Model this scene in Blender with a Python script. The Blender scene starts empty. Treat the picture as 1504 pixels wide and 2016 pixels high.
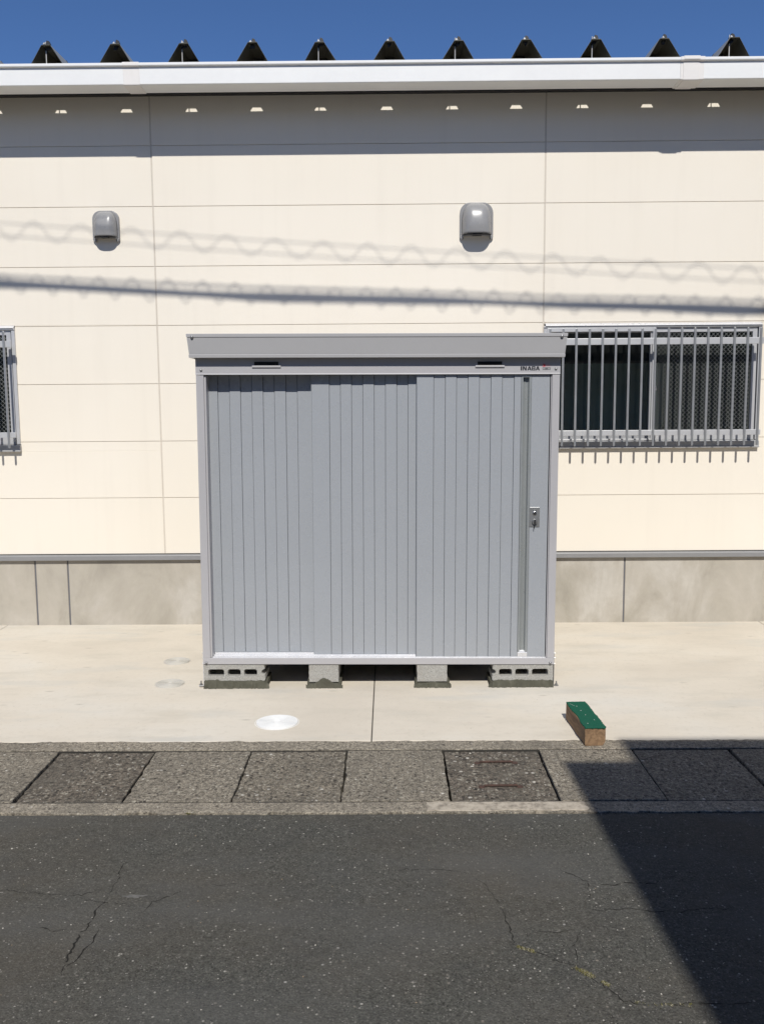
import bpy, bmesh, math, random
from mathutils import Vector, Matrix
from math import radians, sin, cos, pi, sqrt
sc = bpy.context.scene
C = sc.collection
RX = random.Random(11)

# ------------------------------------------------------------------ camera
cam = bpy.data.cameras.new('camera'); co = bpy.data.objects.new('camera', cam); C.objects.link(co)
cam.sensor_fit = 'VERTICAL'; cam.sensor_height = 36.0; cam.sensor_width = 36.0
cam.lens = 36.0*1750.1/2016.0; cam.clip_start = .05; cam.clip_end = 3000
r_ = Vector((0.99994952, 0.00712123, -0.00708822)); u_ = Vector((0.00623102, 0.11391686, 0.99347075)); f_ = Vector((-0.0078822, 0.99346476, -0.11386674))
m = Matrix((r_, u_, -f_)).transposed().to_4x4(); m.translation = Vector((0, 0, 1.7356)); co.matrix_world = m
sc.camera = co
# ------------------------------------------------------------------ light
RAY = Vector((-.068, .932, -1.0)).normalized()
sun = bpy.data.lights.new('sun', 'SUN'); sun.energy = 4.5; sun.angle = radians(.53); sun.color = (1.0, .965, .90)
so = bpy.data.objects.new('sun', sun); C.objects.link(so); so.location = (0, -20, 30)
so.rotation_euler = RAY.to_track_quat('-Z', 'Y').to_euler()
w = bpy.data.worlds.new('World'); sc.world = w; w.use_nodes = True
nt = w.node_tree; sky = nt.nodes.new('ShaderNodeTexSky'); sky.sky_type = 'NISHITA'; sky.sun_disc = False
sky.sun_elevation = math.asin(-RAY.z); sky.sun_rotation = math.atan2(-RAY.x, -RAY.y)
sky.altitude = 3000; sky.air_density = 1.0; sky.dust_density = 0; sky.ozone_density = 10
bg = nt.nodes['Background']; bg.inputs[1].default_value = .112; nt.links.new(sky.outputs[0], bg.inputs[0])
sc.view_settings.view_transform = 'Standard'; sc.view_settings.look = 'None'; sc.view_settings.exposure = 0; sc.view_settings.gamma = 1

# ------------------------------------------------------------------ helpers
WL = {}
class MB:
    def __init__(s): s.v = []; s.f = []; s.m = []
    def poly(s, pts, mi=0):
        i = len(s.v); s.v += [tuple(p) for p in pts]; s.f.append(list(range(i, i+len(pts)))); s.m.append(mi)
    def box(s, x0, x1, y0, y1, z0, z1, mi=0):
        i = len(s.v)
        s.v += [(x0,y0,z0),(x1,y0,z0),(x1,y1,z0),(x0,y1,z0),(x0,y0,z1),(x1,y0,z1),(x1,y1,z1),(x0,y1,z1)]
        for q in ((0,3,2,1),(4,5,6,7),(0,1,5,4),(1,2,6,5),(2,3,7,6),(3,0,4,7)): s.f.append([i+k for k in q]); s.m.append(mi)
    def prism(s, poly, axis, a, b, mi=0, caps=True):
        # poly: 2D points; axis x -> (y,z); y -> (x,z); z -> (x,y)
        def P(p, t): return {'x': (t,p[0],p[1]), 'y': (p[0],t,p[1]), 'z': (p[0],p[1],t)}[axis]
        i = len(s.v); n = len(poly)
        s.v += [P(p, a) for p in poly]+[P(p, b) for p in poly]
        for k in range(n): s.f.append([i+k, i+(k+1) % n, i+n+(k+1) % n, i+n+k]); s.m.append(mi)
        if caps: s.f.append([i+k for k in range(n)][::-1]); s.m.append(mi); s.f.append([i+n+k for k in range(n)]); s.m.append(mi)
    def tube(s, pts, r, n=8, mi=0, caps=True):
        rings = []; rr = r if isinstance(r, (list, tuple)) else [r]*len(pts)
        pts = [Vector(p) for p in pts]
        for k, p in enumerate(pts):
            d = (pts[min(k+1, len(pts)-1)]-pts[max(k-1, 0)]).normalized()
            a = d.cross(Vector((0,0,1)));
            if a.length < .05: a = d.cross(Vector((0,1,0)))
            a.normalize(); b = d.cross(a)
            i = len(s.v); rings.append(i)
            s.v += [tuple(p+rr[k]*(cos(2*pi*j/n)*a+sin(2*pi*j/n)*b)) for j in range(n)]
        for k in range(len(rings)-1):
            for j in range(n): s.f.append([rings[k]+j, rings[k]+(j+1) % n, rings[k+1]+(j+1) % n, rings[k+1]+j]); s.m.append(mi)
        if caps:
            s.f.append([rings[0]+j for j in range(n)][::-1]); s.m.append(mi); s.f.append([rings[-1]+j for j in range(n)]); s.m.append(mi)
    def lathe(s, c, prof, n=32, mi=0, axis='z'):
        rings = []
        for (r, h) in prof:
            i = len(s.v); rings.append(i)
            for j in range(n):
                a = 2*pi*j/n
                s.v.append((c[0]+r*cos(a), c[1]+r*sin(a), c[2]+h) if axis == 'z' else (c[0]+r*cos(a), c[1]-h, c[2]+r*sin(a)))
        for k in range(len(rings)-1):
            for j in range(n): s.f.append([rings[k]+j, rings[k]+(j+1) % n, rings[k+1]+(j+1) % n, rings[k+1]+j]); s.m.append(mi)
        s.f.append([rings[-1]+j for j in range(n)]); s.m.append(mi)
    def build(s, name, mats, parent=None, bevel=0, smooth=False, seg=2, fixn=True):
        if not isinstance(mats, (list, tuple)): mats = [mats]
        xs = [v[0] for v in s.v]; ys = [v[1] for v in s.v]; zs = [v[2] for v in s.v]
        o = Vector(((min(xs)+max(xs))/2, (min(ys)+max(ys))/2, min(zs)))
        me = bpy.data.meshes.new(name); me.from_pydata([Vector(v)-o for v in s.v], [], s.f)
        for mt in mats: me.materials.append(mt)
        for p, mi in zip(me.polygons, s.m): p.material_index = mi
        me.update()
        if fixn:
            bm = bmesh.new(); bm.from_mesh(me); bmesh.ops.recalc_face_normals(bm, faces=bm.faces); bm.to_mesh(me); bm.free()
        if smooth:
            for p in me.polygons: p.use_smooth = True
            try: me.set_sharp_from_angle(angle=radians(35))
            except Exception: pass
        ob = bpy.data.objects.new(name, me); C.objects.link(ob)
        if parent is not None:
            ob.parent = parent; ob.location = o-WL[parent.name]
        else: ob.location = o
        WL[ob.name] = o
        if bevel:
            b = ob.modifiers.new('bevel', 'BEVEL'); b.width = bevel; b.segments = seg; b.limit_method = 'ANGLE'; b.angle_limit = radians(35); b.harden_normals = False
        return ob
def tag(o, label=None, cat=None, group=None, kind=None):
    if label: o['label'] = label
    if cat: o['category'] = cat
    if group: o['group'] = group
    if kind: o['kind'] = kind
    return o
def empty(name, loc, label, cat, group=None):
    o = bpy.data.objects.new(name, None); C.objects.link(o); o.location = loc; o.empty_display_size = .1
    WL[o.name] = Vector(loc); return tag(o, label, cat, group)

# ------------------------------------------------------------------ materials
def srgb(r, g, b):
    f = lambda c: c/12.92 if c <= .04045 else ((c+.055)/1.055)**2.4
    return (f(r/255), f(g/255), f(b/255), 1)
class N:
    def __init__(s, name):
        s.m = bpy.data.materials.new(name); s.m.use_nodes = True; s.t = s.m.node_tree; s.b = s.t.nodes['Principled BSDF']
        s.pos = s.n('ShaderNodeNewGeometry').outputs['Position']
    def n(s, typ, **k):
        x = s.t.nodes.new(typ)
        for a, b in k.items(): setattr(x, a, b)
        return x
    def link(s, a, b): s.t.links.new(a, b)
    def vec(s, sx=1, sy=1, sz=1, src=None, loc=(0,0,0)):
        x = s.n('ShaderNodeMapping'); x.inputs['Scale'].default_value = (sx, sy, sz); x.inputs['Location'].default_value = loc
        s.link(src or s.pos, x.inputs[0]); return x.outputs[0]
    def noise(s, scale, detail=4, rough=.55, src=None, dist=0):
        x = s.n('ShaderNodeTexNoise'); x.inputs['Scale'].default_value = scale; x.inputs['Detail'].default_value = detail
        x.inputs['Roughness'].default_value = rough; x.inputs['Distortion'].default_value = dist; s.link(src or s.pos, x.inputs['Vector']); return x.outputs['Fac']
    def voro(s, scale, feature='F1', src=None, rnd=1):
        x = s.n('ShaderNodeTexVoronoi', feature=feature); x.inputs['Scale'].default_value = scale; x.inputs['Randomness'].default_value = rnd; s.link(src or s.pos, x.inputs['Vector']); return x
    def ramp(s, fac, stops, interp='LINEAR'):
        x = s.n('ShaderNodeValToRGB'); e = x.color_ramp; e.interpolation = interp
        while len(e.elements) < len(stops): e.elements.new(.5)
        for el, (p, c) in zip(e.elements, stops):
            el.position = p; el.color = c if isinstance(c, tuple) else (c, c, c, 1)
        s.link(fac, x.inputs[0]); return x.outputs[0]
    def mix(s, fac, a, b, mode='MIX'):
        x = s.n('ShaderNodeMix', data_type='RGBA', blend_type=mode)
        for sock, v in ((x.inputs[0], fac), (x.inputs[6], a), (x.inputs[7], b)):
            if isinstance(v, (int, float, tuple)): sock.default_value = v
            else: s.link(v, sock)
        return x.outputs[2]
    def math(s, op, a, b=0.0, cl=False):
        x = s.n('ShaderNodeMath', operation=op, use_clamp=cl)
        for i, v in enumerate((a, b)):
            if isinstance(v, (int, float)): x.inputs[i].default_value = v
            else: s.link(v, x.inputs[i])
        return x.outputs[0]
    def sep(s, col):
        x = s.n('ShaderNodeSeparateColor'); s.link(col, x.inputs[0]); return x.outputs
    def sepx(s, v=None):
        x = s.n('ShaderNodeSeparateXYZ'); s.link(v or s.pos, x.inputs[0]); return x.outputs
    def color(s, c): 
        if isinstance(c, tuple): s.b.inputs['Base Color'].default_value = c
        else: s.link(c, s.b.inputs['Base Color'])
    def rough(s, r):
        if isinstance(r, (int, float)): s.b.inputs['Roughness'].default_value = r
        else: s.link(r, s.b.inputs['Roughness'])
    def bump(s, h, strength=.3, dist=.002):
        x = s.n('ShaderNodeBump'); x.inputs['Strength'].default_value = strength; x.inputs['Distance'].default_value = dist
        s.link(h, x.inputs['Height']); s.link(x.outputs[0], s.b.inputs['Normal'])
def spec(n, v): n.b.inputs['Specular IOR Level'].default_value = v

def painted(name, c, rough=.4, var=.06, orange=.15, metal=0.0, sp=.5):
    n = N(name)
    a = n.noise(3.0, 4); b = n.noise(38, 3)
    f = n.ramp(n.mix(.35, a, b), [(.3, 1-var), (.7, 1+var*.4)])
    n.color(n.mix(1.0, c, f, 'MULTIPLY')); n.b.inputs['Metallic'].default_value = metal; spec(n, sp)
    n.rough(n.ramp(n.noise(14, 4), [(.3, rough-.04), (.75, rough+.08)]))
    n.bump(n.noise(160, 2), orange, .0004)
    return n.m
M = {}
# cream wall cladding: smooth coated panels with very fine stipple and faint washed dirt below the joints
n = N('cream_cladding')
base = n.ramp(n.noise(.7, 3), [(.3, (.775, .715, .615, 1)), (.7, (.80, .745, .65, 1))])
strk = n.noise(1.0, 5, .6, src=n.vec(9, 1, .55)); fine = n.noise(2.4, 6, .6)
base = n.mix(n.ramp(strk, [(.52, 0.0), (.8, .16)]), base, (.62, .565, .48, 1))
base = n.mix(n.ramp(fine, [(.55, 0.0), (.85, .10)]), base, (.66, .62, .55, 1))
n.color(base); n.rough(.55); spec(n, .3); n.bump(n.noise(260, 3, .6), .12, .0008); M['clad'] = n.m
M['seal'] = painted('sealant', (.60, .54, .46, 1), .7, .1)
# foundation render: soft trowelled stains
n = N('foundation_render')
a = n.noise(2.2, 6, .62, src=n.vec(1.3, 1, .75), dist=.5); b = n.noise(.9, 3, .5, src=n.vec(1, 1, .5)); c = n.noise(14, 5, .65)
col = n.ramp(a, [(.34, (.24, .22, .185, 1)), (.45, (.345, .32, .27, 1)), (.54, (.40, .37, .32, 1)), (.66, (.48, .455, .41, 1))])
col = n.mix(n.ramp(b, [(.4, 0.0), (.65, .55)]), col, (.465, .425, .36, 1))
col = n.mix(n.ramp(c, [(.35, .25), (.65, 0.0)]), col, (.33, .30, .26, 1))
n.color(col); n.rough(.85); n.bump(n.noise(90, 5, .65), .3, .0015); M['found'] = n.m
# poured concrete apron
n = N('apron_concrete')
a = n.noise(.85, 5, .6, src=n.vec(.8, 1.3, 1), dist=.3); b = n.noise(3.3, 6, .62, src=n.vec(.55, 1.5, 1)); c = n.noise(26, 5, .7); st = n.noise(1.6, 4, .55, src=n.vec(.7, 2.2, 1, loc=(4.3, 1.7, 0)))
col = n.ramp(a, [(.32, (.56, .505, .42, 1)), (.48, (.61, .555, .465, 1)), (.6, (.62, .575, .495, 1)), (.74, (.585, .56, .50, 1))])
col = n.mix(n.ramp(b, [(.50, 0.0), (.70, .5)]), col, (.48, .44, .365, 1))
col = n.mix(n.ramp(st, [(.56, 0.0), (.70, .55)]), col, (.49, .475, .43, 1))
col = n.mix(n.ramp(c, [(.30, .35), (.48, 0.0)]), col, (.47, .42, .34, 1))
vs = n.voro(2.7, src=n.vec(1, 2.4, 1)); col = n.mix(n.ramp(vs.outputs['Distance'], [(.03, .55), (.10, 0.0)]), col, (.36, .32, .26, 1))
vp = n.voro(34); sp_ = n.math('MULTIPLY', n.ramp(vp.outputs['Distance'], [(.06, 1.0), (.12, 0.0)]), n.ramp(n.sep(vp.outputs['Color'])[0], [(.93, 0.0), (.94, .7)]))
col = n.mix(sp_, col, (.20, .17, .14, 1))
n.color(col); n.rough(.88); spec(n, .25); n.bump(n.mix(.5, n.noise(120, 5, .65), n.noise(9, 4)), .35, .002); M['apron'] = n.m

def aggregate(name, cols, scale, cement, cfac=.12, bump=1.0, mot=(.58, 1.22), grime=(.09, .08, .065, 1), light=(.5, .47, .41, 1), pale=.965):
    n = N(name)
    wob = n.n('ShaderNodeTexNoise'); wob.inputs['Scale'].default_value = 60; n.link(n.pos, wob.inputs['Vector'])
    pv = n.n('ShaderNodeVectorMath', operation='MULTIPLY_ADD'); n.link(wob.outputs['Color'], pv.inputs[0]); pv.inputs[1].default_value = (.006, .006, .006); n.link(n.pos, pv.inputs[2])
    src = pv.outputs[0]
    v1 = n.voro(scale, src=src); v2 = n.voro(scale*2.3, src=src)
    r1 = n.sep(v1.outputs['Color']); r2 = n.sep(v2.outputs['Color'])
    c1 = n.ramp(r1[0], [(i/(len(cols)-1), c) for i, c in enumerate(cols)], 'LINEAR')
    c2 = n.ramp(r2[1], [(i/(len(cols)-1), c) for i, c in enumerate(cols[::-1])], 'LINEAR')
    stone = n.math('MULTIPLY', n.ramp(v1.outputs['Distance'], [(.34, 1.0), (.50, 0.0)]), n.ramp(r1[2], [(.38, 0.0), (.42, 1.0)]))
    stone2 = n.math('MULTIPLY', n.ramp(v2.outputs['Distance'], [(.36, 1.0), (.48, 0.0)]), n.ramp(r2[2], [(.30, 0.0), (.35, 1.0)]))
    cem = n.ramp(n.noise(130, 4, .7), [(.33, tuple(x*.38 for x in cement[:3])+(1,)), (.66, tuple(x*1.4 for x in cement[:3])+(1,))])
    col = n.mix(stone2, cem, c2); col = n.mix(stone, col, c1)
    pw = n.math('MULTIPLY', stone, n.ramp(r1[1], [(pale, 0.0), (pale+.01, 1.0)])); col = n.mix(pw, col, light)
    pw2 = n.math('MULTIPLY', stone2, n.ramp(r2[0], [(pale, 0.0), (pale+.01, 1.0)])); col = n.mix(pw2, col, light)
    mo = n.noise(46, 6, .78); col = n.mix(1.0, col, n.ramp(mo, [(.34, mot[0]), (.52, 1.0), (.68, mot[1])]), 'MULTIPLY')
    g = n.noise(3.2, 5, .65, dist=.4); col = n.mix(n.ramp(g, [(.42, 0.0), (.68, cfac)]), col, grime)
    n.color(col); n.rough(.85); spec(n, .3)
    h = n.math('ADD', n.math('MULTIPLY', stone, .6), n.math('ADD', n.math('MULTIPLY', stone2, .35), n.math('MULTIPLY', n.noise(220, 3), .5)))
    n.bump(h, bump, .003); return n, col
slabc = [(.035,.03,.025,1), (.11,.095,.075,1), (.26,.235,.185,1), (.42,.385,.31,1), (.07,.06,.05,1), (.16,.14,.112,1)]
n, _ = aggregate('worn_slab_concrete', slabc, 50, (.245, .215, .168, 1), .35, mot=(.30, 1.5)); M['slab'] = n.m
n, _ = aggregate('dark_slab_concrete', [tuple(x*.72 for x in c[:3])+(1,) for c in slabc], 48, (.145, .122, .095, 1), .6, mot=(.30, 1.5)); M['slabd'] = n.m
n, _ = aggregate('mossy_slab_concrete', [tuple(x*.85 for x in c[:3])+(1,) for c in slabc], 50, (.225, .195, .15, 1), .4, mot=(.30, 1.5)); M['slabm'] = n.m
kerbc = [(.07,.06,.05,1), (.27,.235,.185,1), (.40,.355,.28,1), (.14,.12,.095,1), (.48,.43,.34,1)]
n, _ = aggregate('worn_kerb_concrete', kerbc, 50, (.29, .255, .20, 1), .45, mot=(.42, 1.35)); M['kerb'] = n.m
n = N('kerb_patch_mortar'); n.color(n.ramp(n.noise(22, 6, .7), [(.38, (.22,.19,.15,1)), (.55, (.40,.35,.28,1)), (.7, (.45,.40,.32,1))])); n.rough(.9); n.bump(n.noise(150, 4), .6, .002); M['patch'] = n.m
# asphalt
n, col = aggregate('old_asphalt', [(.035,.034,.031,1), (.095,.091,.080,1), (.065,.062,.055,1), (.14,.133,.118,1), (.05,.048,.044,1)], 110, (.080, .079, .068, 1), .0, .6, mot=(.72, 1.22), light=(.36, .34, .30, 1), pale=.975)
big = n.noise(.9, 4, .6); mid = n.noise(4.5, 5, .65)
xyz = n.sepx()
near = n.ramp(n.math('ADD', n.math('MULTIPLY', xyz[1], .25), n.math('MULTIPLY', n.noise(1.4, 5, .6), .35)), [(.78, 1.0), (.96, 0.0)])
col = n.mix(n.ramp(big, [(.42, 0.0), (.66, .5)]), col, (.094, .080, .062, 1))
col = n.mix(n.ramp(mid, [(.5, 0.0), (.8, .35)]), col, (.045, .045, .045, 1))
v3 = n.voro(46); r3 = n.sep(v3.outputs['Color'])
chip = n.math('MULTIPLY', n.math('MULTIPLY', n.ramp(v3.outputs['Distance'], [(.10, 1.0), (.30, 0.0)]), n.ramp(r3[0], [(.88, 0.0), (.885, 1.0)])), n.math('ADD', n.math('MULTIPLY', near, .75), .12))
chipc = n.ramp(r3[1], [(0.0, (.13,.12,.11,1)), (.5, (.2,.185,.16,1)), (.86, (.23,.2,.165,1)), (.95, (.5,.48,.44,1))])
col = n.mix(chip, col, chipc)
wr = n.noise(1.1, 5, .62, src=n.vec(.6, 1.4, 1, loc=(7, 3, 0))); col = n.mix(n.ramp(wr, [(.46, 0.0), (.62, .5)]), col, (.098, .097, .091, 1))
n.color(col); n.rough(.9); spec(n, .15); M['asphalt'] = n.m
n = N('crack_dark'); n.color((.026, .025, .023, 1)); n.rough(1.0); spec(n, .05); M['crack'] = n.m
n = N('tar_scuff'); n.color(n.ramp(n.noise(60, 5, .7), [(.35, (.10,.097,.09,1)), (.65, (.15,.143,.13,1))])); n.rough(.9); M['scuff'] = n.m
n = N('far_ground'); n.color(n.ramp(n.noise(.3, 5), [(.3, (.14,.13,.11,1)), (.7, (.20,.19,.16,1))])); n.rough(.95); M['ground'] = n.m
n = N('wet_silt'); n.color((.03, .027, .022, 1)); n.rough(1.0); M['silt'] = n.m
# shed paints
M['door'] = painted('shed_door_paint', (.325, .342, .366, 1), .27, .03, .006, 0, .65)
M['frame'] = painted('shed_frame_paint', (.405, .397, .408, 1), .36, .03, .12)
M['chan'] = painted('handle_channel_alu', (.36, .38, .385, 1), .3, .04, .05, .4)
M['roofp'] = painted('shed_roof_paint', (.375, .37, .372, 1), .36, .03, .12)
M['rail'] = painted('shed_rail_alu', (.70, .70, .715, 1), .26, .05, .1, .35)
M['hood'] = painted('hood_paint', (.27, .268, .27, 1), .25, .06, .03, 0, .32)
M['alu'] = painted('grille_aluminium', (.36, .37, .385, 1), .36, .06, .1, .55)
M['alul'] = painted('frame_aluminium', (.56, .565, .58, 1), .34, .05, .1, .3)
M['alud'] = painted('sill_aluminium', (.42, .42, .42, 1), .4, .08, .1, .2)
M['gut'] = painted('gutter_plastic', (.80, .80, .785, 1), .4, .04, .05)
M['gutc'] = painted('collar_plastic', (.78, .75, .715, 1), .45, .05, .05)
M['flash'] = painted('base_flashing', (.275, .275, .28, 1), .42, .08, .1, .2)
M['dark'] = painted('dark_void', (.012, .012, .013, 1), .8, .2)
M['black'] = painted('black_plastic', (.02, .02, .022, 1), .5, .2)
M['screw'] = painted('screw_steel', (.33, .33, .33, 1), .35, .2, .2, .7)
M['chrome'] = painted('lock_chrome', (.6, .6, .6, 1), .2, .1, .05, .9)
M['lock'] = painted('lock_plate', (.36, .365, .37, 1), .3, .05, .1, .6)
M['roof'] = painted('folded_plate_shaded', (.105, .10, .078, 1), .5, .25, .2, .3)  # plate underside: its shade is put into this dark olive colour
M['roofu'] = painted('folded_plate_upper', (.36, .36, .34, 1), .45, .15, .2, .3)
M['zinc'] = painted('zinc_bolt', (.62, .6, .56, 1), .4, .2, .2, .5)
M['logo'] = painted('logo_black', (.02, .022, .03, 1), .4, .1)
M['red'] = painted('sticker_red', (.62, .05, .07, 1), .5, .1)
M['pink'] = painted('sticker_pink', (.62, .30, .32, 1), .5, .1)
M['grey'] = painted('sticker_grey', (.13, .13, .14, 1), .5, .1)
M['white'] = painted('sticker_white', (.6, .6, .58, 1), .5, .1)
M['cable'] = painted('cable_black', (.03, .03, .03, 1), .6, .1)
M['hw'] = painted('house_wall_render', (.28, .26, .235, 1), .8, .1)
M['hr'] = painted('house_roof_tile', (.08, .08, .085, 1), .7, .1)
def cover_mat(nm, c):
    n = N(nm); n.color(n.mix(n.ramp(n.noise(40, 5, .7), [(.5, 0.0), (.8, .22)]), c, (.42, .39, .33, 1))); n.rough(.8); spec(n, .2); return n.m
M['cov1'] = cover_mat('cover_white_plastic', (.74, .74, .725, 1)); M['cov2'] = cover_mat('cover_grey_plastic', (.53, .51, .46, 1))
# block
n = N('block_concrete'); v = n.voro(330); a = n.noise(14, 5, .65)
col = n.ramp(n.sep(v.outputs['Color'])[0], [(0.0, (.22,.215,.20,1)), (.5, (.37,.365,.34,1)), (1.0, (.47,.465,.44,1))])
col = n.mix(n.ramp(a, [(.4, .45), (.62, 0.0)]), col, (.33, .31, .275, 1))
n.color(col); n.rough(.95); n.bump(n.math('ADD', v.outputs['Distance'], n.noise(300, 4)), .9, .002); M['block'] = n.m
n = N('damp_mortar'); col = n.ramp(n.noise(18, 6, .7), [(.3, (.058,.056,.040,1)), (.6, (.092,.089,.066,1)), (.75, (.135,.13,.10,1))])
n.color(col); n.rough(.95); n.bump(n.noise(120, 5, .7), 1.0, .003); M['mortar'] = n.m
# wood block
n = N('weathered_timber'); xyz = n.vec(38, 5, 38); g = n.noise(1.0, 5, .6, src=xyz, dist=1.2); k = n.noise(11, 5, .6)
col = n.ramp(g, [(.3, (.12,.07,.038,1)), (.5, (.22,.135,.072,1)), (.7, (.30,.19,.105,1))])
col = n.mix(n.ramp(k, [(.5, 0.0), (.75, .6)]), col, (.16, .10, .062, 1))
n.color(col); n.rough(.85); n.bump(g, .5, .002); M['wood'] = n.m
n = N('green_carpet'); a = n.noise(500, 3, .7); b = n.noise(20, 5, .6)
col = n.ramp(a, [(.3, (.008,.070,.044,1)), (.7, (.022,.140,.085,1))]); col = n.mix(n.ramp(b, [(.5, 0.0), (.75, .5)]), col, (.03, .10, .065, 1))
n.color(col); n.rough(1.0); spec(n, .1); n.bump(n.noise(700, 2), 1.0, .003); M['carpet'] = n.m
n = N('rusty_steel'); n.color(n.ramp(n.noise(60, 5, .7), [(.3, (.035,.022,.017,1)), (.7, (.095,.05,.036,1))])); n.rough(.9); M['rust'] = n.m
n = N('moss'); n.color(n.ramp(n.noise(150, 3), [(.3, (.06,.06,.012,1)), (.7, (.15,.135,.035,1))])); n.rough(1.0); M['moss'] = n.m
n = N('dry_litter'); n.color(n.ramp(n.noise(90, 3), [(.3, (.10,.075,.03,1)), (.7, (.33,.31,.22,1))])); n.rough(1.0); M['litter'] = n.m
# glazing and room
def glass_mat(name, tint, rough):
    n = N(name); out = n.t.nodes['Material Output']
    tr = n.n('ShaderNodeBsdfTransparent'); tr.inputs[0].default_value = tint
    gl = n.n('ShaderNodeBsdfGlossy'); gl.inputs['Roughness'].default_value = rough
    fr = n.n('ShaderNodeFresnel'); fr.inputs[0].default_value = 1.5
    mx = n.n('ShaderNodeMixShader'); n.link(fr.outputs[0], mx.inputs[0]); n.link(tr.outputs[0], mx.inputs[1]); n.link(gl.outputs[0], mx.inputs[2])
    n.link(mx.outputs[0], out.inputs['Surface']); return n.m
M['glass'] = glass_mat('window_glass', (.78, .86, .84, 1), .02)
n = N('insect_mesh'); out = n.t.nodes['Material Output']; tr = n.n('ShaderNodeBsdfTransparent'); mx = n.n('ShaderNodeMixShader'); mx.inputs[0].default_value = .14
n.color((.022, .028, .028, 1)); n.rough(.8); n.link(tr.outputs[0], mx.inputs[1]); n.link(n.b.outputs[0], mx.inputs[2]); n.link(mx.outputs[0], out.inputs['Surface']); M['mesh'] = n.m
M['wire'] = painted('glass_wire', (.40, .43, .42, 1), .5, .1, 0, .3)
n = N('curtain_cloth'); n.color((.034, .040, .039, 1)); n.rough(.95); M['curtain'] = n.m
n = N('reflection_tone'); n.color((.70, .82, .79, 1)); n.rough(.8); M['board'] = n.m
n = N('room_wall'); n.color((.24, .24, .24, 1)); n.rough(.9); M['room'] = n.m

# ------------------------------------------------------------------ ground
D = 7.125
b = MB(); b.poly([(-600, -600, -.25), (600, -600, -.25), (600, 600, -.25), (-600, 600, -.25)])
tag(b.build('ground', M['ground'], fixn=False), kind='structure')
RZ = -.006
b = MB()
b.poly([(-60, -40, RZ), (60, -40, RZ), (60, 3.68, RZ), (-60, 3.68, RZ)])
b.poly([(-60, -40, RZ-.3), (-60, -40, RZ), (-60, 3.68, RZ), (-60, 3.68, RZ-.3)])
KZ = (1.7356-RZ)/1.7356
def crack(pts, w0, seed, jag=.012, mi=1, z=.0016, step=.012):
    pts = [(x*KZ, y*KZ) for x, y in pts]
    R = random.Random(seed); P = []
    for (x0, y0), (x1, y1) in zip(pts, pts[1:]):
        L = math.hypot(x1-x0, y1-y0); k = max(2, int(L/step))
        for i in range(k): P.append((x0+(x1-x0)*i/k, y0+(y1-y0)*i/k))
    P.append(pts[-1]); n_ = len(P); out = []; off = 0
    for i, (x, y) in enumerate(P):
        a = P[max(0, i-1)]; c = P[min(n_-1, i+1)]; dx, dy = c[0]-a[0], c[1]-a[1]; L = math.hypot(dx, dy) or 1
        off = off*.8+R.gauss(0, jag*.35); t = i/(n_-1); w_ = w0*.85*(.25+R.random()**1.5*1.1)*min(1, 4*t+.1, 4*(1-t)+.1)
        nx, ny = -dy/L, dx/L; out.append(((x+nx*(off+w_), y+ny*(off+w_)), (x+nx*(off-w_), y+ny*(off-w_))))
    for (p, q), (r, s) in zip(out, out[1:]):
        if R.random() < .08: continue
        b.poly([(p[0], p[1], RZ+z), (q[0], q[1], RZ+z), (s[0], s[1], RZ+z), (r[0], r[1], RZ+z)], mi)
crack([(-1.038,3.274),(-1.031,3.142),(-1.027,3.003)], .0022, 1)
crack([(-1.027,3.003),(-1.028,2.86),(-1.033,2.771),(-1.028,2.66),(-1.019,2.57)], .0042, 2)
crack([(-.99,2.82),(-.988,2.728),(-.991,2.674),(-1.009,2.608)], .003, 3)
crack([(-1.6,3.08),(-1.431,3.063),(-1.291,3.038),(-1.119,3.02),(-1.077,3.061),(-1.003,3.064)], .0016, 4)
crack([(-1.12,3.02),(-1.02,2.98),(-.93,2.97)], .0015, 5)
crack([(-.746,3.076),(-.797,3.018),(-.852,2.985),(-.884,2.905)], .002, 6)
crack([(-.746,3.076),(-.66,3.10),(-.56,3.105)], .0013, 7)
crack([(-1.20,2.82),(-1.15,2.80),(-1.09,2.80)], .0026, 8)
crack([(-.048,3.184),(.058,3.21),(.249,3.186),(.305,3.164)], .0014, 9)
crack([(.305,3.164),(.36,3.05),(.40,2.93)], .0010, 29)
crack([(.62,3.222),(.685,3.161),(.722,3.114),(.712,3.027),(.672,2.929)], .0020, 10)
crack([(.745,3.10),(.802,3.096),(.894,3.092),(1.009,3.102)], .0042, 11)
crack([(.66,2.93),(.758,2.919),(.913,2.906),(1.074,2.915),(1.25,2.93)], .0028, 12)
crack([(.38,2.931),(.395,2.779),(.41,2.709)], .0026, 13)
crack([(.41,2.709),(.477,2.663),(.527,2.628),(.577,2.602)], .002, 14)
crack([(.577,2.602),(.631,2.528),(.688,2.45),(.741,2.428)], .003, 15)
crack([(.741,2.428),(.932,2.423),(1.09,2.433),(1.3,2.44)], .002, 16)
crack([(.64,2.80),(.60,2.72),(.585,2.62)], .0018, 17)
crack([(.45,2.80),(.52,2.79),(.60,2.80)], .0015, 18)
crack([(-1.55,2.72),(-1.46,2.66),(-1.38,2.62)], .0016, 19)
crack([(.0,1.9),(.15,2.1),(.2,2.3)], .0025, 20)
def scuffp(x, y, w_, h_, seed):
    R = random.Random(seed); pts = []
    for i in range(22):
        a = 2*pi*i/22; k = .55+.6*R.random(); pts.append((x+w_*k*cos(a), y+h_*k*sin(a), RZ+.0012))
    b.poly(pts, 2)
scuffp(-.93, 3.03, .05, .012, 1)
tag(b.build('road', [M['asphalt'], M['crack'], M['scuff']], fixn=False), kind='structure')
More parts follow.
